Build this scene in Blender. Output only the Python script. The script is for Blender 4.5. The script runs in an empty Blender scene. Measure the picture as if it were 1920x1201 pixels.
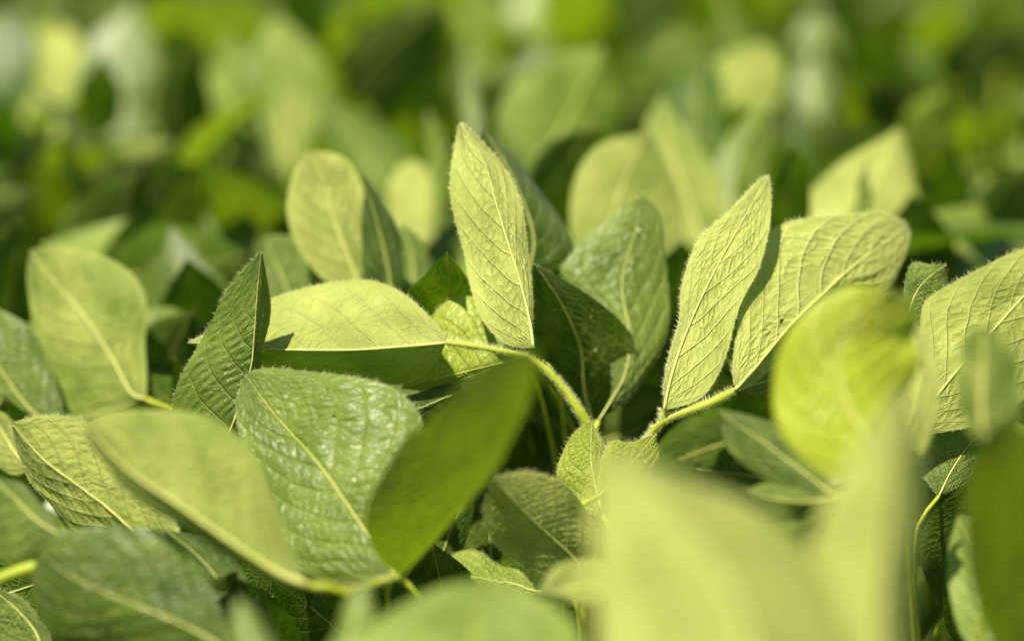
import bpy, math, random
import numpy as np
from mathutils import Vector, Matrix, noise as mnoise

# ------------------------------------------------------------------ camera, sky, sun, exposure
FOC = 100.0
PITCH = math.radians(14)
FD = 1.25
CAMZ = 0.72 + FD * math.sin(PITCH)
scene = bpy.context.scene
col = scene.collection
cd = bpy.data.cameras.new('camera'); cam = bpy.data.objects.new('camera', cd); col.objects.link(cam)
cam.location = (0, 0, CAMZ); cam.rotation_euler = (math.pi / 2 - PITCH, 0, 0)
cd.lens = FOC; cd.sensor_width = 36; cd.sensor_fit = 'HORIZONTAL'; cd.clip_start = .02; cd.clip_end = 200
cd.dof.use_dof = True; cd.dof.focus_distance = FD; cd.dof.aperture_fstop = 2.7
scene.camera = cam
SUN = Vector((-.24, -.44, .87)).normalized()
w = bpy.data.worlds.new('World'); scene.world = w; w.use_nodes = True
nt = w.node_tree; bg = nt.nodes['Background']
sky = nt.nodes.new('ShaderNodeTexSky'); sky.sky_type = 'NISHITA'; sky.sun_disc = False
sky.sun_elevation = math.asin(SUN.z); sky.sun_rotation = math.atan2(SUN.x, SUN.y)
nt.links.new(sky.outputs[0], bg.inputs[0]); bg.inputs[1].default_value = .05
sl = bpy.data.lights.new('sun', 'SUN'); so = bpy.data.objects.new('sun', sl); col.objects.link(so)
sl.energy = 4.8; sl.angle = math.radians(.53); sl.color = (1, .91, .73)
so.rotation_euler = SUN.to_track_quat('Z', 'Y').to_euler(); so.location = (0, 0, 5)
scene.view_settings.view_transform = 'Standard'; scene.view_settings.look = 'None'
scene.view_settings.exposure = 1.0; scene.view_settings.gamma = 1
scene.cycles.use_denoising = True
scene.cycles.max_bounces = 8; scene.cycles.diffuse_bounces = 5; scene.cycles.transmission_bounces = 6
scene.cycles.sample_clamp_indirect = 4

CP, SP = math.cos(PITCH), math.sin(PITCH)
K = 36 / FOC / 1920
def at(x, y, d):
    a = (np.asarray(x, float) - 960) * K * d; b = -(np.asarray(y, float) - 600.5) * K * d; d = np.asarray(d, float) + a * 0
    return np.stack([a, d * CP + b * SP, CAMZ - d * SP + b * CP], -1)
CAMP = np.array([0, 0, CAMZ])
def project(p):
    q = np.asarray(p) - CAMP; d = q[1] * CP - q[2] * SP; b = q[1] * SP + q[2] * CP
    return 960 + q[0] / (K * d), 600.5 - b / (K * d), d

# ------------------------------------------------------------------ materials
class NT:
    def __init__(s, name):
        s.m = bpy.data.materials.new(name); s.m.use_nodes = True; s.t = s.m.node_tree; s.t.nodes.clear()
    def n(s, typ, **kw):
        nd = s.t.nodes.new('ShaderNode' + typ)
        for k, v in kw.items():
            if k[0] == 'i' and k[1:].isdigit():
                i = nd.inputs[int(k[1:])]
                if hasattr(v, 'is_output') or hasattr(v, 'links') and not isinstance(v, (int, float, tuple)): s.t.links.new(v, i)
                else: i.default_value = v
            else: setattr(nd, k, v)
        return nd
    def math(s, op, a, b=0.0, c=None, clamp=False):
        kw = dict(operation=op, i0=a, i1=b, use_clamp=clamp)
        if c is not None: kw['i2'] = c
        return s.n('Math', **kw).outputs[0]
    def remap(s, v, a, b, c=0.0, d=1.0):
        return s.n('MapRange', interpolation_type='SMOOTHSTEP', i0=v, i1=a, i2=b, i3=c, i4=d).outputs[0]
    def mix(s, f, a, b):
        nd = s.t.nodes.new('ShaderNodeMix'); nd.data_type = 'RGBA'
        for sock, v in ((nd.inputs[0], f), (nd.inputs[6], a), (nd.inputs[7], b)):
            if hasattr(v, 'links'): s.t.links.new(v, sock)
            else: sock.default_value = v
        return nd.outputs[2]
    def link(s, a, b): s.t.links.new(a, b)

def rgb(r, g, b): return (r, g, b, 1)
def leaf_material(name, hero=True):
    s = NT(name)
    uv = s.n('UVMap', uv_map='uv').outputs[0]
    sx = s.n('SeparateXYZ', i0=uv)
    v = s.math('MULTIPLY', s.math('SUBTRACT', sx.outputs[0], .5), 2.0); t = sx.outputs[1]
    rnd = s.n('ObjectInfo').outputs['Random']
    tone = s.n('Attribute', attribute_type='OBJECT', attribute_name='tone').outputs['Fac']
    back = s.n('NewGeometry').outputs['Backfacing']
    # wobble
    cmb = s.n('CombineXYZ', i0=s.math('MULTIPLY', v, 2.0), i1=s.math('MULTIPLY', t, 5.0), i2=s.math('MULTIPLY', rnd, 37.0)).outputs[0]
    nz = s.n('TexNoise', i0=cmb); nz.inputs['Scale'].default_value = 1.4; nz.inputs['Detail'].default_value = 2
    wob = s.math('SUBTRACT', nz.outputs[0], .5)
    av = s.math('ABSOLUTE', v)
    ph = s.math('MULTIPLY', s.math('SUBTRACT', t, s.math('MULTIPLY', s.math('POWER', av, 1.15), .36)), 7.6)
    ph = s.math('ADD', ph, s.math('MULTIPLY', s.math('GREATER_THAN', v, 0.0), .42))
    ph = s.math('ADD', ph, s.math('MULTIPLY', wob, .3))
    f = s.math('FRACT', ph)
    dsec = s.math('MINIMUM', f, s.math('SUBTRACT', 1.0, f))
    sec = s.math('MULTIPLY', s.remap(dsec, .0, .07, 1.0, 0.0), s.remap(av, .75, 1.0, 1.0, .15))
    mid = s.remap(av, .0, .05, 1.0, 0.0)
    vein = s.math('MAXIMUM', sec, mid)
    rung = s.math('ADD', s.math('ADD', s.math('MULTIPLY', av, 6.4), s.math('MULTIPLY', t, 24.0)), s.math('MULTIPLY', wob, 2.0))
    c2 = s.n('CombineXYZ', i0=s.math('MULTIPLY', ph, 1.25), i1=rung, i2=s.math('MULTIPLY', rnd, 11.0)).outputs[0]
    vo = s.n('TexVoronoi', feature='DISTANCE_TO_EDGE', i0=c2); vo.inputs['Scale'].default_value = 1.0; vo.inputs['Randomness'].default_value = .85
    tert = vo.outputs['Distance']
    tl = s.remap(tert, .0, .07, 1.0, 0.0)
    if hero:
        c3 = s.n('CombineXYZ', i0=s.math('MULTIPLY', ph, 5.0), i1=s.math('MULTIPLY', rung, 3.2), i2=rnd).outputs[0]
        vf = s.n('TexVoronoi', feature='DISTANCE_TO_EDGE', i0=c3); vf.inputs['Scale'].default_value = 1.0
        fine = s.remap(vf.outputs['Distance'], .0, .3, 0.0, 1.0)
    # height: rounded pads between veins; mirrored on the underside where veins stand proud
    pad = s.math('ADD', s.math('MULTIPLY', s.remap(tert, .0, .4, 0.0, 1.0), .6), s.math('MULTIPLY', tl, -.35))
    md = s.n('TexNoise', i0=cmb); md.inputs['Scale'].default_value = .9; md.inputs['Detail'].default_value = 1
    pad = s.math('MULTIPLY', pad, s.remap(md.outputs[0], .35, .65, .35, 1.4))
    h = s.math('ADD', s.math('MULTIPLY', pad, .75), s.math('MULTIPLY', vein, -.8))
    if hero: h = s.math('ADD', h, s.math('MULTIPLY', fine, .13))
    h = s.math('MULTIPLY', h, s.remap(av, .45, 1.0, 1.0, .45))
    h = s.math('ADD', h, s.math('MULTIPLY', nz.outputs[0], .5))
    bump = s.n('Bump'); s.link(h, bump.inputs['Height']); bump.inputs['Strength'].default_value = .8 if hero else .3
    bump.inputs['Distance'].default_value = .0011
    N = bump.outputs[0]
    # colours
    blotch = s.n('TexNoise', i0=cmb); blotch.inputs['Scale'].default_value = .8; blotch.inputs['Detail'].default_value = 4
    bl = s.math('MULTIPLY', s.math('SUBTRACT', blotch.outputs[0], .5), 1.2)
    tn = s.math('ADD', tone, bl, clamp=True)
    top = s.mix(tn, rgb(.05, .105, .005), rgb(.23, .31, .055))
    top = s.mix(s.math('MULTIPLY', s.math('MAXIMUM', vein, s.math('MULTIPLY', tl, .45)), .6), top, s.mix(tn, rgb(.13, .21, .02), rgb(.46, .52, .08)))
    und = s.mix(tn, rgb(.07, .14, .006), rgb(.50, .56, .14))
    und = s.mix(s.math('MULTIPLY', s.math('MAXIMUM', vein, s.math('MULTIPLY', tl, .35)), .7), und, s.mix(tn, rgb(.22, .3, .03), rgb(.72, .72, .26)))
    if hero:
        sp = s.n('TexVoronoi', i0=cmb); sp.inputs['Scale'].default_value = 2.3
        spot = s.math('MULTIPLY', s.remap(sp.outputs['Distance'], .03, .07, 1.0, 0.0), .55)
        top = s.mix(spot, top, rgb(.4, .38, .16)); und = s.mix(s.math('MULTIPLY', spot, .6), und, rgb(.2, .2, .05))
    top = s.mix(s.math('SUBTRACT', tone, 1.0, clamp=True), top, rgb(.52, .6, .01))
    base = s.mix(back, top, und)
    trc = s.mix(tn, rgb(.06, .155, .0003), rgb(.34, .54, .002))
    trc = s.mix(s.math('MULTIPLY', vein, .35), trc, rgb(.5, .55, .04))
    p = s.n('BsdfPrincipled'); s.link(base, p.inputs['Base Color']); s.link(N, p.inputs['Normal'])
    s.link(s.n('MapRange', i0=back, i1=0.0, i2=1.0, i3=.37, i4=.62).outputs[0], p.inputs['Roughness'])
    s.link(s.n('MapRange', i0=back, i1=0.0, i2=1.0, i3=.5, i4=.2).outputs[0], p.inputs['Specular IOR Level'])
    p.inputs['Sheen Weight'].default_value = .1; p.inputs['Sheen Roughness'].default_value = .4
    p.inputs['Sheen Tint'].default_value = rgb(1, 1, .88)
    tr = s.n('BsdfTranslucent'); s.link(trc, tr.inputs[0]); s.link(N, tr.inputs['Normal'])
    mx = s.n('MixShader', i0=.4); s.link(p.outputs[0], mx.inputs[1]); s.link(tr.outputs[0], mx.inputs[2])
    out = s.n('OutputMaterial'); s.link(mx.outputs[0], out.inputs[0])
    return s.m

def simple_mat(name, c1, c2, rough=.5, trans=0, scale=40, trc=None):
    s = NT(name)
    co = s.n('TexCoord').outputs['Object']
    nz = s.n('TexNoise', i0=co); nz.inputs['Scale'].default_value = scale; nz.inputs['Detail'].default_value = 5
    c = s.mix(s.remap(nz.outputs[0], .3, .7), rgb(*c1), rgb(*c2))
    p = s.n('BsdfPrincipled'); s.link(c, p.inputs['Base Color']); p.inputs['Roughness'].default_value = rough
    b = s.n('Bump'); s.link(nz.outputs[0], b.inputs['Height']); b.inputs['Strength'].default_value = .3; b.inputs['Distance'].default_value = .002
    s.link(b.outputs[0], p.inputs['Normal'])
    res = p.outputs[0]
    if trans:
        tr = s.n('BsdfTranslucent'); tr.inputs[0].default_value = rgb(*(trc or c2))
        mx = s.n('MixShader', i0=trans); s.link(res, mx.inputs[1]); s.link(tr.outputs[0], mx.inputs[2]); res = mx.outputs[0]
    out = s.n('OutputMaterial'); s.link(res, out.inputs[0])
    return s.m

M_leaf = leaf_material('leaf_blade')
M_leafb = leaf_material('leaf_blade_far', False)
M_rib = simple_mat('leaf_rib', (.5, .54, .12), (.62, .64, .18), .5, .25, 60, (.5, .56, .05))
M_stem = simple_mat('green_stalk', (.34, .44, .02), (.46, .54, .025), .5, .3, 60, (.5, .56, .03))
M_hair = simple_mat('plant_hair', (.78, .78, .42), (.88, .88, .55), .5, .4, 10, (.8, .82, .4))
M_soil = simple_mat('soil', (.035, .025, .015), (.09, .065, .04), .95, 0, 14)

# ------------------------------------------------------------------ mesh helpers
def mesh_obj(name, verts, faces, mat, parent, uv=None):
    me = bpy.data.meshes.new(name); me.from_pydata(verts if isinstance(verts, list) else verts.tolist(), [], faces)
    if uv is not None:
        l = me.uv_layers.new(name='uv'); idx = np.empty(len(me.loops), dtype=np.int32); me.loops.foreach_get('vertex_index', idx)
        l.data.foreach_set('uv', uv[idx].astype(np.float32).ravel())
    me.polygons.foreach_set('use_smooth', [True] * len(me.polygons)); me.materials.append(mat); me.update()
    o = bpy.data.objects.new(name, me); col.objects.link(o)
    if parent is not None:
        o.parent = parent; 
    return o

def root(name, loc, label, cat, group=None):
    o = bpy.data.objects.new(name, None); col.objects.link(o); o.location = loc; o.empty_display_size = .02
    o['label'] = label; o['category'] = cat
    if group: o['group'] = group
    return o

def crom(pts, n, closed=False):
    """smooth resample by arc length (Catmull-Rom)"""
    P = np.asarray(pts, float)
    if len(P) == 2: return P[0] + (P[1] - P[0]) * np.linspace(0, 1, n)[:, None]
    Q = np.vstack([2 * P[0] - P[1], P, 2 * P[-1] - P[-2]])
    out = []
    for i in range(1, len(Q) - 2):
        p0, p1, p2, p3 = Q[i - 1:i + 3]; u = np.linspace(0, 1, 24, endpoint=False)[:, None]
        out.append(.5 * (2 * p1 + (p2 - p0) * u + (2 * p0 - 5 * p1 + 4 * p2 - p3) * u ** 2 + (3 * p1 - p0 - 3 * p2 + p3) * u ** 3))
    out = np.vstack(out + [P[-1:]])
    s = np.r_[0, np.cumsum(np.linalg.norm(np.diff(out, axis=0), axis=1))]; s /= s[-1]
    q = np.linspace(0, 1, n)
    return np.stack([np.interp(q, s, out[:, k]) for k in range(out.shape[1])], 1)

def tube(path, rad, seg=8):
    P = np.asarray(path, float); n = len(P); T = np.gradient(P, axis=0); T /= np.linalg.norm(T, axis=1)[:, None] + 1e-12
    ref = np.array([.31, .2, .93]); v = []; f = []
    R = np.broadcast_to(np.asarray(rad, float), (n,))
    a0 = np.cross(T[0], ref); a0 /= np.linalg.norm(a0)
    for i in range(n):
        a0 = a0 - T[i] * a0.dot(T[i]); a0 /= np.linalg.norm(a0); b0 = np.cross(T[i], a0)
        for k in range(seg):
            an = 2 * math.pi * k / seg; v.append(P[i] + R[i] * (math.cos(an) * a0 + math.sin(an) * b0))
    for i in range(n - 1):
        for k in range(seg):
            a = i * seg + k; b = i * seg + (k + 1) % seg; f.append((a, b, b + seg, a + seg))
    f.append(tuple(range(seg))[::-1]); f.append(tuple(range((n - 1) * seg, n * seg)))
    return np.array(v), f

def hair_mesh(pts, dirs, lens, r=.00007):
    v = []; f = []
    for p, d, L in zip(pts, dirs, lens):
        d = d / (np.linalg.norm(d) + 1e-9); a = np.cross(d, [.3, .5, .8]); a /= np.linalg.norm(a); b = np.cross(d, a); k = len(v)
        bend = d * L + np.array([0, 0, .12 * L])
        for q in range(3):
            an = q * 2.094; v.append(p + r * (math.cos(an) * a + math.sin(an) * b))
        v.append(p + bend)
        f += [(k, k + 1, k + 3), (k + 1, k + 2, k + 3), (k + 2, k, k + 3)]
    return np.array(v), f

# ------------------------------------------------------------------ a leaf blade from three curves
def leaf_surface(mid, ea, eb, nt_, nv, cup, amp, rng, flip):
    """mid/ea/eb: world curves (nt_ rows). returns grid verts, faces, uv, normals"""
    vv = np.linspace(-1, 1, 2 * nv + 1); t = np.linspace(0, 1, nt_)
    P = np.zeros((nt_, len(vv), 3))
    for j, v in enumerate(vv):
        E = ea if v < 0 else eb; a = abs(v)
        P[:, j] = mid + (E - mid) * a
    dt = np.gradient(P, axis=0); dv = np.gradient(P, axis=1)
    N = np.cross(dt, dv); ln = np.linalg.norm(N, axis=2, keepdims=True); N = N / (ln + 1e-12)
    tip = N[nt_ // 2:nt_ // 2 + 1].mean(axis=(0, 1))
    sgn = 1.0
    if flip: sgn = -1.0
    W = np.linalg.norm(ea - mid, axis=1)[:, None] * (vv < 0) + np.linalg.norm(eb - mid, axis=1)[:, None] * (vv >= 0)
    A = np.abs(vv)[None, :]; T = t[:, None]
    bulge = cup * W * (A * (1 - A)) * 1.6
    ph = (T - .36 * A ** 1.15) * 7.6 + .42 * (vv > 0)[None, :]
    f = ph - np.floor(ph); k = np.floor(ph)
    o1, o2 = rng.uniform(0, 9), rng.uniform(0, 9)
    env = np.sin(np.pi * np.clip(T, 0, 1)) ** .5 * np.minimum(1, (1 - A) * 5 + .15)
    pad = np.sin(np.pi * f) ** .7
    lad = np.sin((A * 6.4 + T * 24) * 4.3 + k * 2.4 + 1.2 * np.sin(f * 4 + k + o1) + o2) * np.sin(np.pi * f)
    n2 = np.sin(T * 17 + 3 * np.sin(A * 5 + o1) + o2) * np.cos(vv[None, :] * 6 + o1)
    disp = sgn * env * amp * (.55 * pad + .38 * lad + .5 * n2)
    wave = amp * 2.2 * A ** 2 * np.sin(T * 14 + o1 + 2 * (vv > 0)[None, :]) * np.sin(np.pi * T)
    P = P + N * (bulge + disp + wave)[..., None]
    m = len(vv); F = []
    for i in range(nt_ - 1):
        for j in range(m - 1):
            a = i * m + j; q = (a, a + 1, a + m + 1, a + m)
            F.append(q if not flip else q[::-1])
    uv = np.stack(np.broadcast_arrays((vv[None, :] + 1) / 2, T), -1).reshape(-1, 2)
    return P, F, uv, N

class Plant:
    def __init__(s, name, x, d, label, group=None, height=.55, seed=0, stem=True):
        s.rng = np.random.RandomState(seed)
        p = at(x, 600, d); s.base = np.array([p[0], p[1], 0.0])
        s.root = root(name, tuple(s.base), label, 'soybean plant', group)
        s.top = s.base + np.array([0, 0, height])
        if stem:
            r = s.rng; path = crom([s.base, s.base + [r.uniform(-.01, .01), .01, height * .35], s.base + [r.uniform(-.015, .015), 0, height * .7], s.top], 24)
            s.path = path; s.add('stem', *tube(path, np.linspace(.0045, .0022, 24)), M_stem)
    def add(s, name, v, f, mat, parent=None, uv=None):
        v = np.asarray(v) - s.base
        return mesh_obj(name, v, f, mat, parent or s.root, uv)
    def petiole(s, p, dirn, hairs=False, r=.0011, z=None, mid=None):
        """stalk from the main stem to a blade's base"""
        z = z if z is not None else max(.2, min(s.top[2], p[2] - .12))
        i = int(np.clip(z / s.top[2] * 23, 0, 23)); q = s.path[i]
        if mid is None:
            L = np.linalg.norm(p - q); m = [p - dirn * min(.02, L * .12) + np.array([0, .012, -.014]), q + (p - q) * .4 + np.array([0, .02, 0])]
            pts = [p, m[0], m[1], q]
        else: pts = [p] + mid + [q]
        path = crom(pts, 40); rad = np.linspace(r, r * 1.25, 40); rad[:3] *= [1.2, 1.25, 1.1]
        o = s.add('petiole', *tube(path, rad), M_stem)
        if hairs:
            n = int(hairs); rg = s.rng; tt = rg.uniform(0, .62, n) ** 1.0 * 39; i0 = tt.astype(int); fr = (tt - i0)[:, None]
            c = path[i0] * (1 - fr) + path[i0 + 1] * fr; T = path[i0 + 1] - path[i0]; T /= np.linalg.norm(T, axis=1)[:, None]
            u = rg.normal(size=(n, 3)); u -= T * (u * T).sum(1)[:, None]; u /= np.linalg.norm(u, axis=1)[:, None]
            hv, hf = hair_mesh(c + u * r * .95, u + T * rg.uniform(-.3, .3, (n, 1)), rg.uniform(.0012, .0026, n), .00007)
            s.add('hairs', hv, hf, M_hair, o)
        return o
    def leaf(s, mid, ea, eb, side='U', d=(1.25, 1.25), da=0., db=0., bow=0., tone=.5, cup=.15, amp=.00045, res=(150, 36),
             hairs=0, label=None, rib=.0008, pet=True, pethair=0, petz=None, petr=.0011, mat=None, petmid=None, fur=0, holes=(), flecks=()):
        n = res[0]; rng = s.rng
        m2 = crom(mid, n); a2 = crom([mid[0]] + ea + [mid[-1]], n); b2 = crom([mid[0]] + eb + [mid[-1]], n)
        t = np.linspace(0, 1, n); dm = d[0] + (d[1] - d[0]) * t + bow * .01 * np.sin(np.pi * t); prof = np.sin(np.pi * t) ** .6
        pin = 1 - .3 * np.clip((t - .6) / .4, 0, 1)[:, None] ** 2 if len(ea) <= 4 else 1.0
        a2 = m2 + (a2 - m2) * pin; b2 = m2 + (b2 - m2) * pin
        M = at(m2[:, 0], m2[:, 1], dm); A = at(a2[:, 0], a2[:, 1], dm + da * .01 * prof); B = at(b2[:, 0], b2[:, 1], dm + db * .01 * prof)
        # upper face orientation
        q = np.cross(M[n // 2 + 1] - M[n // 2], B[n // 2] - A[n // 2]); facing = q.dot(CAMP - M[n // 2])
        # face normal of (a, a+1, a+m+1, a+m) is dv x dt = -(dt x dv)
        normal_to_cam = -facing > 0
        flip = normal_to_cam != (side == 'T')
        # positive offsets along N must bulge away from the viewer on U, toward on T
        sg = 1 if (q.dot(CAMP - M[n // 2]) > 0) else -1
        P, F, uv, N = leaf_surface(M, A, B, n, res[1], cup * sg, amp * sg * (1 if side == 'T' else -1), rng, False)
        if holes:
            hm = [any(((uv[f[0]][0] * 2 - 1 - hv) / (hr * 2.2)) ** 2 + ((uv[f[0]][1] - ht) / hr) ** 2 < 1 + .5 * math.sin(7 * math.atan2(uv[f[0]][1] - ht, uv[f[0]][0] * 2 - 1 - hv)) for hv, ht, hr in holes) for f in F]
            F = [f for f, x_ in zip(F, hm) if not x_]
        if flip: F = [f[::-1] for f in F]
        N = N * sg  # toward the camera
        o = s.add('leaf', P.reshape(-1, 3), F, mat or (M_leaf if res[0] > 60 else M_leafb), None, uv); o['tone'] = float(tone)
        if label: o['label'] = label
        mi = res[1]; c = P[:, mi]
        for fv, ft, fr_ in flecks:
            i_ = int(ft * (n - 1)); j_ = int((fv + 1) * mi); c0 = P[i_, j_] + N[i_, j_] * .0004; e1 = P[i_ + 1, j_] - P[i_, j_]; e1 /= np.linalg.norm(e1); e2 = np.cross(N[i_, j_], e1)
            ring = [c0 + fr_ * (1 + .3 * math.sin(3 * q_ + ft * 40)) * (math.cos(q_) * e1 * 1.4 + math.sin(q_) * e2) for q_ in np.linspace(0, 6.283, 11)[:-1]]
            s.add('fleck', np.array(ring + [c0 + N[i_, j_] * .0004]), [(q_, (q_ + 1) % 10, 10) for q_ in range(10)], M_hair, o)
        if rib:
            under = N[:, mi] * (1 if side == 'U' else .15); k = max(12, n // 3); ii = np.linspace(0, n - 2, k).astype(int)
            rr = rib * (1 if side == 'U' else .62) * (1 - .85 * t[ii])
            s.add('midrib', *tube(c[ii] + under[ii] * rr[:, None] * .5, rr, 6), M_rib, o)
        if hairs:
            pts, dr = [], []
            for j, sd in ((0, -1), (2 * mi, 1)):
                k = int(hairs * .42); tt = rng.uniform(.01, .99, k) * (n - 1); i0 = np.minimum(tt.astype(int), n - 2)
                e = P[i0, j] + (P[i0 + 1, j] - P[i0, j]) * (tt - i0)[:, None]; inn = P[i0, j] - P[i0, mi]; inn /= np.linalg.norm(inn, axis=1)[:, None] + 1e-9
                pts.append(e); dr.append(inn + rng.normal(0, .35, (k, 3)) + .3 * N[i0, j])
            k = int(hairs * .16); i0 = rng.randint(0, n - 1, k); e = P[i0, mi]
            pts.append(e); dr.append(N[i0, mi] + rng.normal(0, .45, (k, 3)))
            if fur:
                i0 = rng.randint(2, n - 2, fur); j0 = rng.randint(1, 2 * mi, fur); pts.append(P[i0, j0]); dr.append(N[i0, j0] + rng.normal(0, .5, (fur, 3)))
            pts = np.vstack(pts); dr = np.vstack(dr)
            hv, hf = hair_mesh(pts, dr, (.0004 + .0022 * rng.uniform(0, 1, len(pts)) ** 2), .000065)
            s.add('hairs', hv, hf, M_hair, o)
        if pet:
            b0 = c[0]; dirn = c[3] - c[0]; dirn /= np.linalg.norm(dirn)
            s.petiole(b0, dirn, pethair, petr, z=petz, mid=petmid)
        return o

# ------------------------------------------------------------------ ground
def grid(name, x0, x1, y0, y1, n, mat, zf):
    xs = np.linspace(x0, x1, n); ys = np.linspace(y0, y1, n); v = [(x, y, zf(x, y)) for y in ys for x in xs]
    f = [(j * n + i, j * n + i + 1, (j + 1) * n + i + 1, (j + 1) * n + i) for j in range(n - 1) for i in range(n - 1)]
    o = mesh_obj(name, v, f, mat, None); o['kind'] = 'structure'; return o
grid('ground', -40, 40, -20, 90, 160, M_soil, lambda x, y: .03 * mnoise.noise(Vector((x * 1.3, y * 1.3, 0))) - .02)


# ------------------------------------------------------------------ the plants one can tell apart
HI = dict(res=(170, 40)); MD = dict(res=(110, 26), rib=.0009); LO = dict(res=(44, 10), rib=.001)

# --- centre plant: tall upright leaf, flat lit leaf and the arching hairy stalk
p = Plant('soybean_plant', 1150, 1.33, 'soybean plant at the centre with a tall upright pale leaf and an arching hairy stalk', height=.58, seed=1)
p.leaf([(1000, 652), (993, 600), (973, 520), (949, 445), (929, 378), (908, 306), (862, 228)],
       [(950, 645), (905, 600), (884, 540), (868, 470), (848, 390), (845, 330), (854, 262)],
       [(999, 600), (995, 520), (988, 435), (970, 365), (936, 300), (884, 244)], 'U', (1.25, 1.285), .7, .9, -.2, .85, .1, .0004, hairs=1500, fur=500,
       label='tall upright pale leaf ending in a point', pet=False, **HI)
p.leaf([(836, 642), (760, 649), (650, 656), (500, 654), (420, 645), (350, 642)],
       [(826, 618), (790, 578), (745, 545), (690, 525), (620, 528), (560, 543), (500, 566), (430, 604)],
       [(822, 668), (790, 705), (740, 722), (680, 718), (600, 706), (500, 690), (430, 668)], 'U', (1.25, 1.27), 2.6, 2.7, 0, .7, .12, .0003, hairs=1500,
       fur=900, flecks=[(.45, .5, .0009), (.2, .35, .0003), (.6, .3, .0003)], label='horizontal leaf with bright upper half and dark folded lower half', pet=False, **HI)
c = at([836, 880, 930, 985, 1020, 1055, 1090, 1118, 1135, 1150], [642, 647, 656, 668, 690, 726, 776, 826, 880, 960], [1.25, 1.25, 1.25, 1.25, 1.25, 1.25, 1.25, 1.255, 1.27, 1.3])
path = crom(c, 90); rr = np.interp(np.linspace(0, 1, 90), [0, .04, .25, .5, 1], [.0011, .0014, .0013, .0022, .0026])
st = p.add('petiole', *tube(path, rr, 12), M_stem)
n = 2600; i0 = p.rng.randint(0, 78, n); T = path[i0 + 1] - path[i0]; fr = p.rng.uniform(0, 1, (n, 1)); u = p.rng.normal(size=(n, 3)); T /= np.linalg.norm(T, axis=1)[:, None]
u -= T * (u * T).sum(1)[:, None]; u /= np.linalg.norm(u, axis=1)[:, None]
p.add('hairs', *hair_mesh(path[i0] + (path[i0 + 1] - path[i0]) * fr + u * rr[i0][:, None] * .95, u - T * p.rng.uniform(-.1, .4, (n, 1)), p.rng.uniform(.001, .0024, n), .00007), M_hair, st)
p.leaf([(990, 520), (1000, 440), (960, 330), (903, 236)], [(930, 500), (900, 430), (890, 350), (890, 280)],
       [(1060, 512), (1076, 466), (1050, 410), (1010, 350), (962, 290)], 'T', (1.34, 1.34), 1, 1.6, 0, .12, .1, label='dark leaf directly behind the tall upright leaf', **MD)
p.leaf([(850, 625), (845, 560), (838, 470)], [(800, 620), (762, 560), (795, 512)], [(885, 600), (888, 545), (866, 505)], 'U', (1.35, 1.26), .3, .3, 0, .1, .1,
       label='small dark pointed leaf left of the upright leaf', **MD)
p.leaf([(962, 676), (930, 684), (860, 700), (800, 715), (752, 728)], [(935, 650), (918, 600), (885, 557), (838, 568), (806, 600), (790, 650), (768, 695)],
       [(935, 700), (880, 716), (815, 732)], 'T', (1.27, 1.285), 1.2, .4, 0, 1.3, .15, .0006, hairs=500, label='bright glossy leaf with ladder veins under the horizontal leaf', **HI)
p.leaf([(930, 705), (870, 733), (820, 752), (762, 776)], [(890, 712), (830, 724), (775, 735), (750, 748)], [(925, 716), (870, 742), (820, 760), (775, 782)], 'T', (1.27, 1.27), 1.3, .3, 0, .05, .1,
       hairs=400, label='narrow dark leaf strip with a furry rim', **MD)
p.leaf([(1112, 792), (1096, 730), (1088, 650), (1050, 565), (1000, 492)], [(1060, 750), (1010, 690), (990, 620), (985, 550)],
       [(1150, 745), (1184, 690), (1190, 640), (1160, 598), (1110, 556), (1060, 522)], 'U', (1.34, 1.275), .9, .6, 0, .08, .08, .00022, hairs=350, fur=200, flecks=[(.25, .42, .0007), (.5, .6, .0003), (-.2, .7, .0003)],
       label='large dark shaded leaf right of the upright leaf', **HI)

# --- plant behind it with the glossy grey green leaf
p = Plant('soybean_plant', 1105, 1.42, 'soybean plant with a grey green glossy leaf standing behind the central dark leaf', height=.55, seed=2)
p.leaf([(1122, 788), (1172, 700), (1178, 620), (1165, 530), (1188, 440), (1206, 366)], [(1150, 720), (1130, 620), (1058, 520), (1062, 490), (1110, 438), (1160, 392)],
       [(1172, 752), (1216, 702), (1246, 640), (1252, 560), (1250, 480), (1238, 404)], 'T', (1.31, 1.345), .6, 1.1, 0, .6, .12, .0007, hairs=500,
       flecks=[(.1, .85, .0007), (-.4, .5, .0003)], label='grey green leaf with glossy wrinkles and pale rim', **HI)
p.leaf([(1115, 520), (1140, 440), (1170, 345), (1215, 243)], [(1082, 480), (1068, 410), (1082, 325), (1130, 262)], [(1240, 560), (1278, 440), (1272, 345), (1240, 280)],
       'U', (1.47, 1.5), .2, 1.4, 0, .55, .08, label='round pale leaf softly out of focus behind', **MD)

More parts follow.
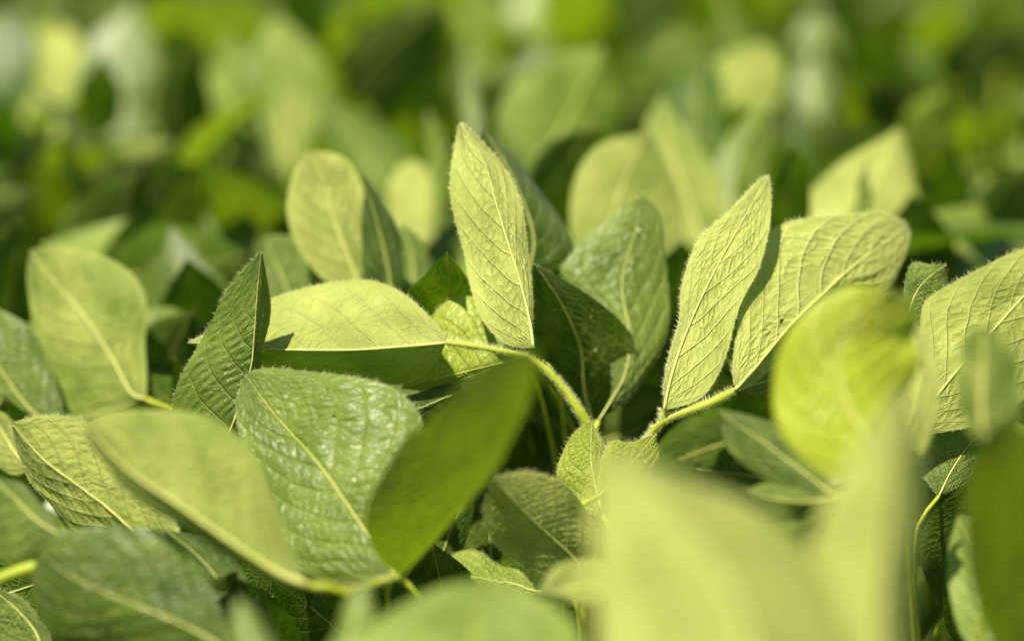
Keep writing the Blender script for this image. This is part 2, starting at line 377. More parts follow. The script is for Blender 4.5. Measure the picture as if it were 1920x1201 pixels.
# --- right plant: two bright leaves on the forked stalk
p = Plant('soybean_plant', 1190, 1.34, 'soybean plant right of centre holding two bright yellow green leaves on a forked hairy stalk', height=.5, seed=3)
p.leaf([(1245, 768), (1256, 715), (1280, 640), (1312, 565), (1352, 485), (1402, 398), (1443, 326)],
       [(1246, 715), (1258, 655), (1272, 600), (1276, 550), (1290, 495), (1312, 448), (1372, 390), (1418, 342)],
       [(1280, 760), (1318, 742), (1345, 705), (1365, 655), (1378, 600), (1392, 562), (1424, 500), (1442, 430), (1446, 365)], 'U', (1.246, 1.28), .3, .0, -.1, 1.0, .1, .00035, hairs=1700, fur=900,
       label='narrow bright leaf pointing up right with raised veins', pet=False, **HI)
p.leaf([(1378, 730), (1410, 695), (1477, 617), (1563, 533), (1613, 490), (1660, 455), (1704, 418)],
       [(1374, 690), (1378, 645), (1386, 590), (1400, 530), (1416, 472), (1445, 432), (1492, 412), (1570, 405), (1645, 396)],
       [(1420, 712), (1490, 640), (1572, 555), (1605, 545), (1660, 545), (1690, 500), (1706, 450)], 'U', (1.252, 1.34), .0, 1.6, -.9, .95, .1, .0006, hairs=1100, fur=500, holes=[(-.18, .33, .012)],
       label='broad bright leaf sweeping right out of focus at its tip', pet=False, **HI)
p.leaf([(1385, 732), (1410, 722), (1450, 712), (1500, 702)], [(1420, 712), (1450, 690), (1490, 680)], [(1410, 735), (1450, 730), (1490, 722)], 'T', (1.26, 1.3), .8, .3, 0, .7, res=(80, 16),
       hairs=150, label='third leaf seen edge on', pet=False)
c = at([1378, 1340, 1290, 1255, 1232, 1212, 1190, 1180], [731, 751, 770, 783, 800, 828, 900, 1000], [1.255, 1.25, 1.25, 1.25, 1.252, 1.26, 1.3, 1.34])
path = crom(c, 80); rr = np.interp(np.linspace(0, 1, 80), [0, .05, .3, 1], [.0013, .0019, .0016, .0024]); st = p.add('petiole', *tube(path, rr, 12), M_stem)
def furry(pl, path, rr, n, par, upto=None, L=(.0012, .0027)):
    i0 = pl.rng.randint(0, (upto or len(path)) - 1, n); T = path[i0 + 1] - path[i0]; st = T * pl.rng.uniform(0, 1, (n, 1)); T = T / np.linalg.norm(T, axis=1)[:, None]
    u = pl.rng.normal(size=(n, 3)); u -= T * (u * T).sum(1)[:, None]; u /= np.linalg.norm(u, axis=1)[:, None]; R = np.broadcast_to(rr, (len(path),))
    pl.add('hairs', *hair_mesh(path[i0] + st + u * R[i0][:, None] * .95, u + T * pl.rng.uniform(-.4, .2, (n, 1)), pl.rng.uniform(*L, n), .00007), M_hair, par)
furry(p, path, rr, 1900, st, 55)
path = crom(at([1245, 1243, 1246], [766, 776, 788], [1.25, 1.25, 1.25]), 14); st = p.add('petiole', *tube(path, .0012, 10), M_stem); furry(p, path, .0012, 300, st)

# --- left plant: three blades around one joint low in the picture
p = Plant('soybean_plant', 700, 1.16, 'soybean plant left of centre with a wrinkled grey green leaf between two blurred ones', height=.46, seed=4)
p.leaf([(742, 1078), (718, 1045), (665, 965), (600, 872), (520, 782), (458, 700)],
       [(690, 1090), (610, 1085), (560, 1060), (520, 985), (490, 900), (456, 830), (444, 780), (448, 735)],
       [(750, 1020), (742, 950), (756, 890), (780, 835), (790, 790), (772, 755), (730, 724), (660, 708), (580, 696), (505, 688)], 'T', (1.165, 1.23), .2, .6, -.3, .58, .14, .0009, hairs=700,
       holes=[(.42, .62, .006), (-.5, .45, .004)], flecks=[(.2, .4, .0006), (-.3, .7, .0004)], label='large wrinkled grey green leaf seen from above', petz=.36, **HI)
p.leaf([(578, 1096), (520, 1072), (440, 1020), (340, 950), (240, 880), (155, 790)],
       [(562, 1060), (540, 1000), (512, 930), (482, 862), (440, 810), (380, 776), (300, 768), (205, 770)],
       [(540, 1104), (470, 1066), (380, 1016), (300, 966), (230, 910), (172, 838)], 'U', (1.09, 1.10), 1.5, 1.0, -.3, .5, .12, .0005, rib=.0015, res=(120, 28), label='pale blurred leaf with a thick rib running down right', petz=.34)
p.leaf([(752, 1080), (800, 1030), (870, 950), (935, 860), (985, 755), (1006, 648)],
       [(715, 1050), (690, 1000), (690, 945), (722, 880), (760, 820), (800, 788), (862, 718), (935, 675)],
       [(768, 1072), (822, 1010), (885, 930), (945, 850), (990, 760), (1006, 700)], 'T', (1.16, .96), .3, .4, 0, 1.1, .08, .0004, rib=.0009, res=(120, 28), label='dark translucent blurred leaf pointing up right', petz=.34)
path = crom(at([578, 620, 680, 742], [1096, 1104, 1100, 1080], [1.09, 1.095, 1.11, 1.13]), 30); st = p.add('petiole', *tube(path, .0013, 10), M_stem); furry(p, path, .0013, 300, st)

# --- plant behind left: dark folded leaf, pale spotted leaf
p = Plant('soybean_plant', 560, 1.44, 'soybean plant behind on the left with a dark ribbed leaf and a pale spotted leaf', height=.57, seed=5)
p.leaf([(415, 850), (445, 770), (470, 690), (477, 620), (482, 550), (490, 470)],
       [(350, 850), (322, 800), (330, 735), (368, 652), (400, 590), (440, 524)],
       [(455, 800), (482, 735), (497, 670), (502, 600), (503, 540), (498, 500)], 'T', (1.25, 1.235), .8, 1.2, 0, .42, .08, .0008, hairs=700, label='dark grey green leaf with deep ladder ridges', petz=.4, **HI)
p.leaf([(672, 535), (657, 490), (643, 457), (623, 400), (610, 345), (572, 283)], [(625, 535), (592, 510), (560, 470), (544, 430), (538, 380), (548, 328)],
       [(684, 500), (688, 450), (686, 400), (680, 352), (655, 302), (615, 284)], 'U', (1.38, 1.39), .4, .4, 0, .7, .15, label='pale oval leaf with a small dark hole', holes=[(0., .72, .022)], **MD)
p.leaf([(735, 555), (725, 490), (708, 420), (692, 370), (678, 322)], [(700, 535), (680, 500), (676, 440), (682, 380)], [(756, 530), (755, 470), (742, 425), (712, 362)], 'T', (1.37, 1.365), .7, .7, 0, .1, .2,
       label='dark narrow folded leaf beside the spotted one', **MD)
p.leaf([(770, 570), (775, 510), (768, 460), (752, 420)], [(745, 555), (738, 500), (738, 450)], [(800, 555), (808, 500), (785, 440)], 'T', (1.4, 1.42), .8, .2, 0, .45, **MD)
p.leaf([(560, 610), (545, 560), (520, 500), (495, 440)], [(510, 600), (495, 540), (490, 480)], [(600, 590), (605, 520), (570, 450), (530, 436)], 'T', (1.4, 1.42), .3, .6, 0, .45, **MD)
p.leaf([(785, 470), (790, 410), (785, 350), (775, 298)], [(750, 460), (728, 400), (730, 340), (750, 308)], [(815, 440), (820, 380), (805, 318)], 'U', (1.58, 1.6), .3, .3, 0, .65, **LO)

# --- far left plant
p = Plant('soybean_plant', 190, 1.42, 'soybean plant at the left edge with a large pale oval leaf above a veined one', height=.53, seed=6)
p.leaf([(275, 748), (247, 737), (212, 675), (163, 600), (112, 540), (56, 468)], [(215, 775), (150, 785), (105, 755), (78, 690), (62, 600), (50, 525)],
       [(275, 690), (272, 640), (276, 575), (258, 525), (218, 492), (165, 468), (105, 459)], 'U', (1.36, 1.4), .4, .7, 0, .45, .1, .0006, label='large pale oval leaf, softly blurred', **MD)
p.leaf([(292, 745), (315, 700), (340, 650), (368, 602)], [(275, 700), (268, 640), (275, 585), (320, 572)], [(310, 745), (340, 700), (362, 650)], 'T', (1.42, 1.45), .4, .3, 0, .55, **MD)
p.leaf([(345, 1052), (290, 1018), (240, 985), (200, 950), (140, 905), (80, 860), (22, 794)], [(330, 980), (270, 900), (220, 845), (165, 790), (110, 779), (60, 782)],
       [(290, 1045), (215, 1010), (135, 992), (90, 940), (52, 888), (28, 835)], 'U', (1.2, 1.225), .5, 1.6, 0, .55, .08, .0007, hairs=900, fur=400, holes=[(.3, .5, .007)], flecks=[(.5, .3, .0004)], label='veined leaf with crisp raised ribs and folded dark lower half', petz=.38, **HI)
p.leaf([(100, 800), (60, 770), (20, 720), (-30, 640), (-60, 560)], [(60, 815), (0, 800), (-60, 740), (-90, 650)], [(118, 770), (100, 705), (65, 625), (10, 580), (-40, 555)], 'T', (1.35, 1.37), .5, .5, 0, .42, **MD)
p.leaf([(60, 880), (30, 850), (5, 810), (-20, 770)], [(20, 890), (-20, 850), (-35, 800)], [(50, 840), (30, 800), (5, 770)], 'U', (1.3, 1.33), .4, .4, 0, .55, **MD)

# --- bottom left plant
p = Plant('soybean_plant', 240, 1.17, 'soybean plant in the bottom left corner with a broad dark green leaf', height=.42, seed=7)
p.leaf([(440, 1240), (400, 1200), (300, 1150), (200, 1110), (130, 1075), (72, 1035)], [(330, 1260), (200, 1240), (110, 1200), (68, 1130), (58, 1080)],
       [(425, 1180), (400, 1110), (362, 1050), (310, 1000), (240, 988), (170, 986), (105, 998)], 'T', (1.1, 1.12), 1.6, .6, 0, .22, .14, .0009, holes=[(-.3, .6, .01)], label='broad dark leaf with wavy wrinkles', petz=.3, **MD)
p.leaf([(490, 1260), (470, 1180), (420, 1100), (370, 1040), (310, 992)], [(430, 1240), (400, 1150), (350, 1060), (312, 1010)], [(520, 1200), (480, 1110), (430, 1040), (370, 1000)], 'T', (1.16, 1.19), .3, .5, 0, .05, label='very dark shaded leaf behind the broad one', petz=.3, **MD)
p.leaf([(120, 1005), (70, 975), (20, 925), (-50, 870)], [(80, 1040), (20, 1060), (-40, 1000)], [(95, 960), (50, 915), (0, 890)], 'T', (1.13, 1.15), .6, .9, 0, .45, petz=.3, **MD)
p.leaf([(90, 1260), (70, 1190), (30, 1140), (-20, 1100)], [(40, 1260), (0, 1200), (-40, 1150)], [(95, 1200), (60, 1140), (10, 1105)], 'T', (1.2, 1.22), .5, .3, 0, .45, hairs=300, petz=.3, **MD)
path = crom(at([-40, 20, 60, 110], [1100, 1075, 1062, 1050], [1.13] * 4), 20); p.add('petiole', *tube(path, .0022, 10), M_stem)

# --- small leaves round the dark centre
p = Plant('soybean_plant', 1010, 1.3, 'low soybean plant at centre with a dark round leaf and small curled yellow green ones', height=.45, seed=8)
p.leaf([(1100, 1070), (1060, 1030), (1010, 985), (955, 930), (925, 895)], [(1030, 1075), (960, 1045), (915, 1000), (903, 945)], [(1120, 1010), (1095, 950), (1050, 900), (985, 878), (945, 884)], 'U', (1.22, 1.17), .3, .4, 0, .8, .08, .0002, hairs=500,
       label='dark green rounded leaf with folded rim', petz=.36, **HI)
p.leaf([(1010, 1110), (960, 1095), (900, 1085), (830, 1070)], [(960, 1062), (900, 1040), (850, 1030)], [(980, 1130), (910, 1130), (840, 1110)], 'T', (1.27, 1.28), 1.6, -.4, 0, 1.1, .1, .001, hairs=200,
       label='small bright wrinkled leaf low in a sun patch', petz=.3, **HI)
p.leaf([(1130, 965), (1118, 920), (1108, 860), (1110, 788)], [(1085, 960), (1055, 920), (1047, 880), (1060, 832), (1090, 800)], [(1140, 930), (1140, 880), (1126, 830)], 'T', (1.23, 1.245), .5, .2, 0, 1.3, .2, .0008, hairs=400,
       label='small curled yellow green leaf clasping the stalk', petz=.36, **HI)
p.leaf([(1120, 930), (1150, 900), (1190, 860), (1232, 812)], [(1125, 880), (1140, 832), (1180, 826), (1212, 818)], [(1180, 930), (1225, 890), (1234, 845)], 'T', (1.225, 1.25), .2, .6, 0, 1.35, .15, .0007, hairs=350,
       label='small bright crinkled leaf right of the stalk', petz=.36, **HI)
p.leaf([(940, 1150), (920, 1050), (925, 950), (930, 850)], [(880, 1130), (850, 1040), (870, 940), (905, 880)], [(990, 1120), (1010, 1020), (985, 920), (950, 870)], 'U', (1.33, 1.31), .3, .3, 0, .05, petz=.36, **MD)
p.leaf([(810, 1180), (820, 1080), (850, 980), (900, 880)], [(770, 1150), (765, 1060), (800, 960)], [(850, 1130), (870, 1030), (890, 950)], 'T', (1.3, 1.29), .8, .4, 0, .08, petz=.36, **MD)
p.leaf([(1160, 1120), (1100, 1100), (1050, 1110), (996, 1118)], [(1130, 1060), (1080, 1045), (1035, 1070)], [(1110, 1130), (1060, 1130)], 'U', (1.08, 1.1), 1.2, -.3, 0, .6, petz=.28, **MD)

# --- right of centre, front
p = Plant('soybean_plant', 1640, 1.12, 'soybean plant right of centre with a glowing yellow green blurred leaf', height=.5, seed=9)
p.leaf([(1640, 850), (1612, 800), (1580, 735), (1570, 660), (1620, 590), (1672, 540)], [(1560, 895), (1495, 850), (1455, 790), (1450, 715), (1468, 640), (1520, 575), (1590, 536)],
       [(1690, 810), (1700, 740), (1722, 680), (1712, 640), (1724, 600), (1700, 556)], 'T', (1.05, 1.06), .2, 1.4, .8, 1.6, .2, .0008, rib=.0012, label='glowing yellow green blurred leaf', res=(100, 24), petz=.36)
p.leaf([(1665, 905), (1700, 830), (1722, 740), (1716, 640), (1672, 556)], [(1640, 840), (1650, 740), (1655, 640)], [(1735, 850), (1760, 750), (1748, 650), (1712, 585)], 'U', (1.11, 1.13), .3, .3, 0, 1.0, petz=.36, **MD)
p.leaf([(1560, 925), (1500, 880), (1420, 820), (1345, 768)], [(1500, 925), (1420, 890), (1360, 835)], [(1545, 880), (1480, 815), (1400, 772)], 'T', (1.13, 1.15), .3, .8, 0, .3, label='grey green leaf slanting down right', petz=.36, **MD)
p.leaf([(1560, 935), (1510, 940), (1450, 935), (1395, 915)], [(1500, 960), (1440, 955)], [(1510, 920), (1450, 905)], 'T', (1.13, 1.13), .5, .8, 0, .75, petz=.36, **MD)

# --- right edge
p = Plant('soybean_plant', 1860, 1.36, 'soybean plant at the right edge with a large pale leaf crossed by net veins', height=.52, seed=10)
p.leaf([(1688, 818), (1740, 762), (1790, 700), (1870, 610), (1925, 550), (2010, 470)], [(1692, 760), (1712, 680), (1722, 620), (1735, 565), (1790, 527), (1850, 496), (1925, 466)],
       [(1750, 812), (1850, 790), (1940, 730), (2000, 640), (2030, 560)], 'U', (1.235, 1.29), .4, .5, 0, .6, .06, .0005, hairs=700, label='large pale green leaf covered in net veins', petz=.36, **HI)
p.leaf([(1700, 640), (1705, 580), (1730, 530), (1776, 495)], [(1690, 580), (1700, 520), (1712, 492), (1745, 492)], [(1740, 600), (1780, 560), (1778, 525)], 'T', (1.27, 1.27), .3, .5, 0, .6, hairs=200, label='small folded leaf corner', petz=.36, res=(90, 20))
p.leaf([(1760, 930), (1785, 880), (1820, 830), (1880, 775)], [(1732, 890), (1738, 835), (1790, 785), (1840, 770)], [(1800, 915), (1850, 860), (1890, 800)], 'T', (1.25, 1.27), .3, .5, 0, .5, petz=.34, petr=.0007, hairs=200, **HI)

p = Plant('soybean_plant', 1870, 1.08, 'nearer soybean plant at the right edge with a blurred rounded dull leaf', height=.42, seed=11)
p.leaf([(1850, 840), (1840, 780), (1842, 700), (1846, 612)], [(1812, 800), (1796, 730), (1800, 650), (1818, 618)], [(1900, 800), (1915, 730), (1905, 660), (1878, 620)], 'U', (1.04, 1.05), .5, .9, 0, .35, label='rounded dull green blurred leaf standing up', petz=.3, **MD)
p.leaf([(1910, 1290), (1895, 1060), (1890, 900), (1900, 780)], [(1860, 1200), (1815, 1060), (1810, 900), (1840, 800)], [(1990, 1200), (2000, 1000), (1975, 860), (1935, 800)], 'T', (1.1, .92), .3, .3, 0, .6, petz=.3, **MD)
p.leaf([(1900, 1240), (1870, 1150), (1830, 1050), (1790, 960)], [(1810, 1200), (1780, 1100), (1775, 1010)], [(1930, 1180), (1900, 1080), (1850, 980)], 'T', (1.12, 1.16), .2, .6, 0, .9, petz=.3, **MD)

# --- large blurred foreground
p = Plant('soybean_plant', 1430, .84, 'nearest soybean plant, two huge blurred yellow green leaves at the bottom right', height=.36, seed=12)
p.leaf([(1440, 1420), (1420, 1280), (1375, 1130), (1280, 980), (1122, 840)], [(1250, 1430), (1150, 1300), (1118, 1150), (1112, 1000), (1112, 900)],
       [(1590, 1300), (1570, 1150), (1500, 1010), (1400, 935), (1260, 885), (1180, 850)], 'U', (.80, .84), .2, 3.6, 0, .68, .1, .0004, rib=.0012, label='huge pale yellow green leaf at the bottom', res=(80, 20), petz=.25)
p.leaf([(1640, 1420), (1640, 1250), (1650, 1100), (1665, 950), (1700, 715)], [(1500, 1300), (1505, 1120), (1540, 960), (1612, 830), (1668, 745)], [(1690, 1300), (1706, 1120), (1722, 950), (1728, 820)], 'U', (.84, .87), 1.2, 1.6, 0, .68, .1, .0003, rib=.001,
       label='tall narrow blurred leaf standing beside it', res=(80, 20), petz=.25)
p = Plant('soybean_plant', 880, .97, 'blurred soybean plant cut off by the bottom edge below the dark leaf', height=.38, seed=13)
p.leaf([(860, 1380), (870, 1290), (890, 1180), (900, 1085)], [(720, 1340), (660, 1230), (720, 1150), (820, 1095)], [(1020, 1340), (1100, 1240), (1060, 1150), (970, 1095)], 'T', (.93, .99), .8, .8, 0, .9, .08, .0005, res=(80, 20), petz=.26)
p.leaf([(640, 1300), (650, 1220), (670, 1150), (690, 1090)], [(600, 1280), (620, 1200), (650, 1120)], [(690, 1280), (705, 1200), (705, 1130)], 'T', (1.0, 1.02), .6, .3, 0, .55, petz=.26, **LO)
p.leaf([(500, 1290), (480, 1230), (460, 1180), (445, 1120)], [(460, 1280), (435, 1220), (430, 1150)], [(530, 1280), (515, 1210), (480, 1145)], 'T', (.95, .97), .3, .3, 0, .4, petz=.26, **LO)

# --- inner leaves added to darken the hollows by dark tone and forward lean
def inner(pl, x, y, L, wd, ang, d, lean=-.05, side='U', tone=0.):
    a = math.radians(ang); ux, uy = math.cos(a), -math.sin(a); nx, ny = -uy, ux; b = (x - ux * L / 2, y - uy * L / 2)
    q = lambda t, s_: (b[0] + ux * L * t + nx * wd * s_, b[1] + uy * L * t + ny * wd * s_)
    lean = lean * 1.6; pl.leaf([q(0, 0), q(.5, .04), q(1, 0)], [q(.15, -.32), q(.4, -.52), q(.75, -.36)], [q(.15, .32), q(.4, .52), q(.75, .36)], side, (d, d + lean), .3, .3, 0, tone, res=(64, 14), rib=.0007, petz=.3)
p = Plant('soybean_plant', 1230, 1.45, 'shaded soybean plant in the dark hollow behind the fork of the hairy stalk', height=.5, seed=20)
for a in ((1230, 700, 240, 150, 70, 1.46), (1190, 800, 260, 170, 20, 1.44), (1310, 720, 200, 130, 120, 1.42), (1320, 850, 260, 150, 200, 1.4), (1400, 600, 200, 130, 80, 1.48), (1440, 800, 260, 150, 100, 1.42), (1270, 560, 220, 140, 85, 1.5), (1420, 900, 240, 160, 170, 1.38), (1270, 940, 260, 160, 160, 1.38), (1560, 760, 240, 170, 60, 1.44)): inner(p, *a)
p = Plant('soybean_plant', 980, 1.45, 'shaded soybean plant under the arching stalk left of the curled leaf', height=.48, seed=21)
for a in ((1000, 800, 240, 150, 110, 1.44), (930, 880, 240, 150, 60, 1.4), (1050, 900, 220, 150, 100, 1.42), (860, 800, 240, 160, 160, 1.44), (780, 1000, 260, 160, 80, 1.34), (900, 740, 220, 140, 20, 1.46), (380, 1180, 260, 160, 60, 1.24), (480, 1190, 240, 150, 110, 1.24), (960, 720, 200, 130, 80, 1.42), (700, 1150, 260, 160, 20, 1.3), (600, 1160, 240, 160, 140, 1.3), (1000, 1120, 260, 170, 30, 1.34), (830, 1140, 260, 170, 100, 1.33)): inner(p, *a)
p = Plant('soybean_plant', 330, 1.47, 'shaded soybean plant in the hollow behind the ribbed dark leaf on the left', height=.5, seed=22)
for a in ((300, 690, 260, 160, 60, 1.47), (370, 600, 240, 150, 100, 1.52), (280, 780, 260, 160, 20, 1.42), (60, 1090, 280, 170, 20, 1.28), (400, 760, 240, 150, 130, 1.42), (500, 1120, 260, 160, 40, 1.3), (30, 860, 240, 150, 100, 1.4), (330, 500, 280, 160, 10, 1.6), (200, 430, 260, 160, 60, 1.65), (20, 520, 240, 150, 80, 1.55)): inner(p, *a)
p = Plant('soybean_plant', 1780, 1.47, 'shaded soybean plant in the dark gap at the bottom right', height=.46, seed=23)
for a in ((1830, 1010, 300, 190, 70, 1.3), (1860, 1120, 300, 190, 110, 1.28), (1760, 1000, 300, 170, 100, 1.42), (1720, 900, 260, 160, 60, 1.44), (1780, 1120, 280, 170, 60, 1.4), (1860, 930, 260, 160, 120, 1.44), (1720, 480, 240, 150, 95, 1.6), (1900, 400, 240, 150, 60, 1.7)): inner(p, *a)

# --- leaves added farther back, leaned forward into shade for a saturated dark green blur
RB = random.Random(5)
DARK = ['shaded soybean plant blurred behind the far left leaves', 'shaded soybean plant blurred above the dark ribbed leaf', 'shaded soybean plant blurred behind the spotted pale leaf', 'shaded soybean plant blurred left of the tall upright leaf tip',
        'shaded soybean plant blurred right of the tall upright leaf tip', 'shaded soybean plant blurred above the narrow bright leaf', 'shaded soybean plant blurred above the broad bright leaf', 'shaded soybean plant blurred above the right edge leaves']
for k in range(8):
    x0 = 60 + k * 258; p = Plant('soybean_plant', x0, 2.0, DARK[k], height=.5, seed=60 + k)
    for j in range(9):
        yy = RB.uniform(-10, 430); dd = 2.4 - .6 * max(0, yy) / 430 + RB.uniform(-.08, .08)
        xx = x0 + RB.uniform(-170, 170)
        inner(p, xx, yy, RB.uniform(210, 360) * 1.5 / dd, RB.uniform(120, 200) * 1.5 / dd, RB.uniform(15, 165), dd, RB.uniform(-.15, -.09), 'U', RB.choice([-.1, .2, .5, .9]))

# --- leaves one can tell apart in the blur behind
G = [
 ('soybean plant behind right with a large pale blurred leaf pierced by a dark tip', 1620, 1.62, .56, [
  ([(1560, 500), (1600, 420), (1650, 330), (1686, 238)], [(1500, 460), (1508, 390), (1530, 345), (1600, 288)], [(1700, 480), (1722, 400), (1712, 300)], 'U', 1.52, 1.57, .3, .8, .7),
  ([(1480, 470), (1475, 400), (1485, 330), (1492, 272)], [(1445, 440), (1448, 350), (1468, 295)], [(1512, 440), (1520, 370), (1515, 310)], 'U', 1.52, 1.44, .3, .3, .08),
  ([(1612, 420), (1616, 380), (1622, 345), (1625, 300)], [(1600, 410), (1608, 350)], [(1632, 410), (1632, 350)], 'T', 1.5, 1.5, .6, .2, .4),
  ([(1770, 560), (1790, 480), (1810, 430), (1838, 380)], [(1720, 540), (1710, 460), (1740, 400)], [(1825, 520), (1850, 450), (1850, 400)], 'T', 1.55, 1.62, .3, .9, .65)]),
 ('soybean plant with a broad blurred leaf behind the tall upright one', 1060, 1.8, .57, [
  ([(1000, 330), (1050, 250), (1090, 170), (1132, 84)], [(960, 290), (930, 230), (965, 150), (1050, 98)], [(1100, 300), (1160, 230), (1158, 150)], 'U', 1.7, 1.74, .5, .8, .1),
  ([(1020, 420), (1040, 340), (1090, 270), (1130, 235)], [(990, 350), (1010, 290), (1060, 250)], [(1080, 390), (1130, 330), (1145, 270)], 'U', 1.6, 1.5, .3, .3, .05)]),
 ('soybean plant with a dark pointed leaf edged in light behind the right side', 1270, 1.78, .57, [
  ([(1310, 340), (1300, 260), (1305, 170), (1328, 88)], [(1262, 290), (1240, 200), (1262, 140)], [(1360, 300), (1362, 200), (1345, 130)], 'T', 1.66, 1.72, 1.3, .3, .05),
  ([(1330, 480), (1290, 380), (1255, 270), (1240, 175)], [(1270, 440), (1230, 340), (1205, 240)], [(1370, 440), (1340, 320), (1280, 230)], 'U', 1.6, 1.64, .3, .6, .4),
  ([(1370, 420), (1375, 330), (1400, 260), (1440, 200)], [(1340, 390), (1345, 300), (1385, 230)], [(1430, 400), (1440, 320), (1450, 250)], 'T', 1.62, 1.66, .4, .8, .5),
  ([(1360, 230), (1390, 180), (1420, 130), (1440, 80)], [(1330, 190), (1335, 120), (1390, 85)], [(1430, 220), (1470, 170), (1465, 110)], 'U', 1.86, 1.9, .4, .4, .5)]),
 ('soybean plant with a tall pale blurred leaf at the upper left', 540, 2.0, .57, [
  ([(545, 330), (530, 230), (528, 120), (520, 20)], [(500, 300), (470, 200), (478, 90)], [(600, 290), (622, 190), (590, 90)], 'U', 1.9, 1.94, .3, .6, .3),
  ([(470, 330), (445, 240), (432, 150), (430, 50)], [(440, 300), (415, 220), (410, 120)], [(480, 260), (465, 180), (450, 100)], 'U', 1.86, 1.9, .3, .5, .2),
  ([(640, 440), (640, 340), (625, 250), (600, 170)], [(600, 420), (590, 320), (595, 230)], [(700, 400), (720, 310), (660, 220)], 'T', 1.8, 1.82, .6, .3, .2),
  ([(730, 400), (700, 320), (650, 240), (600, 190)], [(690, 400), (640, 310), (600, 240)], [(790, 360), (760, 270), (680, 210)], 'T', 1.7, 1.78, .3, .8, .25)]),
 ('soybean plant with a bright pale blurred leaf in the top left corner', 110, 2.1, .57, [
  ([(70, 330), (80, 240), (90, 150), (110, 40)], [(10, 270), (5, 170), (30, 70)], [(140, 270), (165, 170), (160, 80)], 'U', 1.98, 2.08, .3, .3, .6),
  ([(230, 300), (215, 210), (225, 110), (250, 0)], [(170, 270), (140, 180), (165, 80)], [(280, 260), (305, 160), (290, 60)], 'T', 1.92, 1.96, .3, .4, .35),
  ([(185, 260), (180, 210), (185, 160), (190, 100)], [(150, 240), (145, 170)], [(225, 230), (228, 160)], 'U', 1.88, 1.8, .2, .2, .05),
  ([(200, 420), (170, 360), (130, 280), (80, 200)], [(150, 420), (100, 330), (70, 250)], [(230, 370), (200, 300), (140, 230)], 'U', 1.84, 1.88, .5, .5, .4)]),
 ('soybean plant with saturated green shaded leaves in the blur on the left', 420, 1.8, .52, [
  ([(520, 470), (440, 465), (370, 450), (285, 455)], [(460, 510), (370, 520), (310, 490)], [(470, 410), (400, 385), (330, 410)], 'T', 1.66, 1.7, -.6, 1.2, .15),
  ([(400, 570), (410, 540), (440, 510), (480, 490)], [(390, 540), (410, 515)], [(430, 570), (470, 540)], 'U', 1.62, 1.56, .3, .3, .4),
  ([(360, 330), (330, 260), (320, 180), (345, 90)], [(310, 300), (290, 220), (300, 140)], [(400, 290), (400, 200), (380, 120)], 'U', 1.95, 1.88, .3, .3, .1)]),
 ('soybean plant with a large dark arching leaf blurred at the top centre', 740, 2.15, .55, [
  ([(640, 190), (690, 120), (760, 60), (840, 5)], [(640, 120), (690, 50), (770, 5)], [(700, 190), (790, 150), (850, 80)], 'U', 2.05, 1.9, .3, .3, .1),
  ([(800, 420), (820, 340), (830, 270), (800, 200)], [(790, 380), (800, 300), (795, 240)], [(830, 400), (845, 320), (825, 250)], 'T', 1.62, 1.62, .5, .3, .6),
  ([(890, 300), (880, 220), (875, 160), (868, 110)], [(872, 260), (862, 180)], [(905, 260), (900, 180)], 'T', 1.75, 1.78, .4, .2, .3)]),
 ('soybean plant with yellowish sunlit young leaves blurred at the upper right', 1740, 2.0, .55, [
  ([(1720, 300), (1720, 260), (1740, 220), (1780, 170)], [(1690, 280), (1690, 230), (1725, 185)], [(1765, 290), (1785, 250), (1795, 200)], 'T', 1.84, 1.8, .3, .3, 1.2),
  ([(1650, 240), (1630, 200), (1650, 130), (1640, 40)], [(1600, 220), (1585, 130), (1600, 60)], [(1690, 200), (1700, 130), (1680, 60)], 'U', 2.0, 1.88, .2, .2, .02),
  ([(1540, 230), (1520, 150), (1525, 80), (1540, 10)], [(1490, 200), (1480, 120), (1500, 40)], [(1570, 180), (1580, 100), (1565, 40)], 'T', 2.1, 2.14, .3, .4, .5),
  ([(1920, 450), (1880, 420), (1850, 370), (1840, 330)], [(1890, 460), (1840, 420), (1825, 370)], [(1930, 400), (1890, 360), (1860, 330)], 'T', 1.7, 1.75, .4, .5, .4)]),
]
for gi, (lab, x, d, h, L) in enumerate(G):
    p = Plant('soybean_plant', x, d, lab, height=h, seed=40 + gi)
    for mid, ea, eb, side, d0, d1, da, db, tn in L:
        p.leaf(mid, ea, eb, side, (d0, d1), da, db, 0, tn, .1, .0004, petz=.36, **LO)

# ------------------------------------------------------------------ the rest of the field: plants built of copied trifoliate leaves
def blade_mesh(name, L, Wd, fold, droop, twist, seed, n=22, h=6):
    rng = np.random.RandomState(seed); t = np.linspace(0, 1, n)
    wv = Wd * np.sin(np.pi * t ** .75) ** (.5 + .6 * t)
    ang = droop * t ** 1.6; y = np.cumsum(np.cos(ang)) / n * L; z = -np.cumsum(np.sin(ang)) / n * L
    M = np.stack([0 * t, y - y[0], z - z[0]], 1); tw = twist * t
    dirs = lambda sg: np.stack([sg * np.cos(fold + sg * tw) * wv / 2, 0 * t, np.sin(fold + sg * tw) * wv / 2], 1)
    P, F, uv, N = leaf_surface(M, M + dirs(-1), M + dirs(1), n, h, .12, .0006, rng, False)
    Nf = -N[n // 2, h]
    if Nf[2] < 0: F = [f[::-1] for f in F]
    me = bpy.data.meshes.new(name); me.from_pydata(P.reshape(-1, 3).tolist(), [], F)
    l = me.uv_layers.new(name='uv'); idx = np.empty(len(me.loops), dtype=np.int32); me.loops.foreach_get('vertex_index', idx)
    l.data.foreach_set('uv', uv[idx].astype(np.float32).ravel())
    me.polygons.foreach_set('use_smooth', [True] * len(me.polygons)); me.materials.append(M_leafb); me.update()
    return me
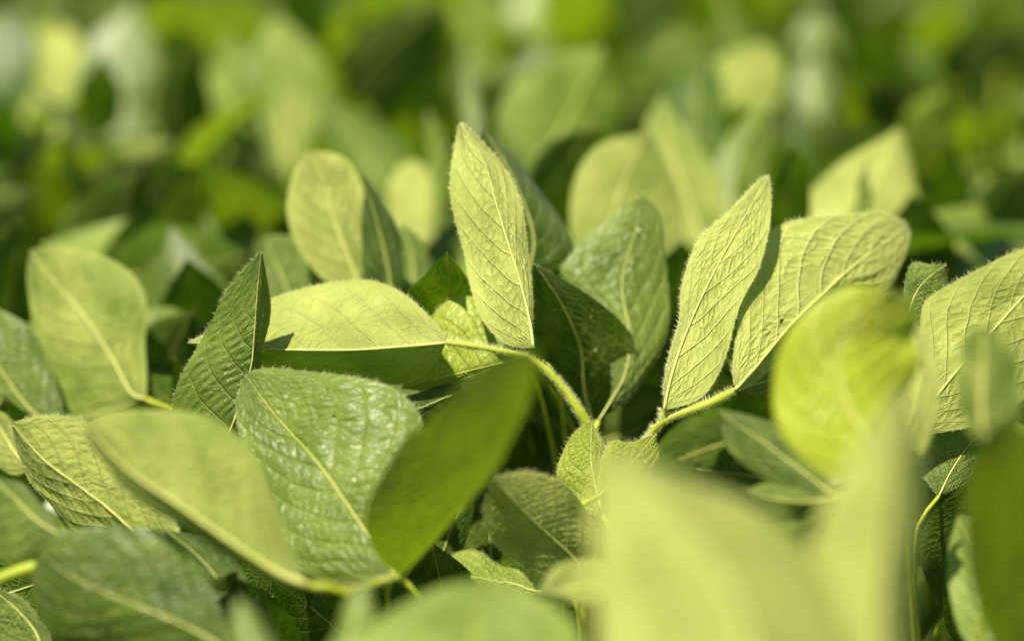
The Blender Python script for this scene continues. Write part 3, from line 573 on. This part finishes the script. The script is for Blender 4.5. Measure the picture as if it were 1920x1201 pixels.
VAR = [blade_mesh('leaf', random.Random(k).uniform(.085, .12), random.Random(k + 50).uniform(.05, .07), random.Random(k + 9).uniform(-.1, .6), random.Random(k + 7).uniform(.1, 1.1), random.Random(k + 3).uniform(-.3, .3), k) for k in range(12)]
R = random.Random(11)
def blade_ok(b, dirv):
    """keep the sharp leaves of the picture clear: nothing of the filler may stand nearer than they do"""
    for f in (0, .05, .1):
        q = b + dirv * f; x, y, d = project(q)
        if d < .25: return False
        if -80 < x < 2000 and -60 < y < 1300:
            if d < 1.36: return False
            if d < 1.46 and y < 640: return False
            if d < 1.75 and y < 330: return False
        elif d < 1.36 and -500 < x < 2420 and y > -300 and y < 1500: return False
    return True
FIELD = 'soybean plants blurred across the field behind'
def field_plant(x, y, rr):
    h = rr.uniform(.4, .54); P0 = np.array([x, y, 0.]); stem = crom([P0, P0 + [rr.uniform(-.02, .02), rr.uniform(-.02, .02), h * .6], P0 + [rr.uniform(-.02, .02), rr.uniform(-.02, .02), h]], 10)
    blades = []; stalks = []
    for k in range(rr.randint(6, 8)):
        az = k * 2.4 + rr.uniform(-.6, .6); z = h * (.35 + .09 * k); q = stem[min(9, int(z / h * 9))]
        r = rr.uniform(.04, .12) * (1 - .03 * k); el = rr.uniform(.12, .22)
        e = q + np.array([math.cos(az) * r, math.sin(az) * r, el]);
        if e[2] > .70: e[2] = .70 - rr.uniform(0, .04)
        st = crom([q, q + (e - q) * .5 + [0, 0, .012], e], 8); ok = 0
        for s_ in (-1, 0, 1):
            a = az + s_ * rr.uniform(1.1, 1.7); up = rr.uniform(.1, 1.4)
            dv = np.array([math.cos(a) * math.cos(up), math.sin(a) * math.cos(up), math.sin(up)])
            b = e + (np.array([math.cos(az), math.sin(az), .3]) * .02 if s_ == 0 else 0)
            if b[2] + dv[2] * .1 > .80: continue
            if not blade_ok(b, dv): continue
            blades.append((b, a, up, rr.uniform(-.9, .9), rr.uniform(.95, 1.3))); ok += 1
        if ok: stalks.append(st)
    if len(blades) < 3: return None
    rt = root('soybean_plant', (x, y, 0), 'blurred soybean plant, one of the many filling the field behind', 'soybean plant', FIELD)
    v, f = tube(stem, .003, 6); mesh_obj('stem', v - P0, f, M_stem, rt)
    for st in stalks: v, f = tube(st, .0012, 5); mesh_obj('petiole', v - P0, f, M_stem, rt)
    for b, a, up, roll, sc in blades:
        o = bpy.data.objects.new('leaf', R.choice(VAR)); col.objects.link(o); o.parent = rt
        o.matrix_local = Matrix.Translation(Vector(b - P0)) @ Matrix.Rotation(a - math.pi / 2, 4, 'Z') @ Matrix.Rotation(up, 4, 'X') @ Matrix.Rotation(roll, 4, 'Y') @ Matrix.Scale(sc, 4)
        o['tone'] = rr.choice([-.1, .1, .2, .35, .5, .7, .95]) + rr.uniform(-.08, .08)
    return rt
y = .95
while y < 3.6:
    hw = .30 * y + .12; x = -hw + R.uniform(0, .05)
    while x < hw:
        field_plant(x + R.uniform(-.02, .02), y + R.uniform(-.03, .03), R); x += .105
    y += .13
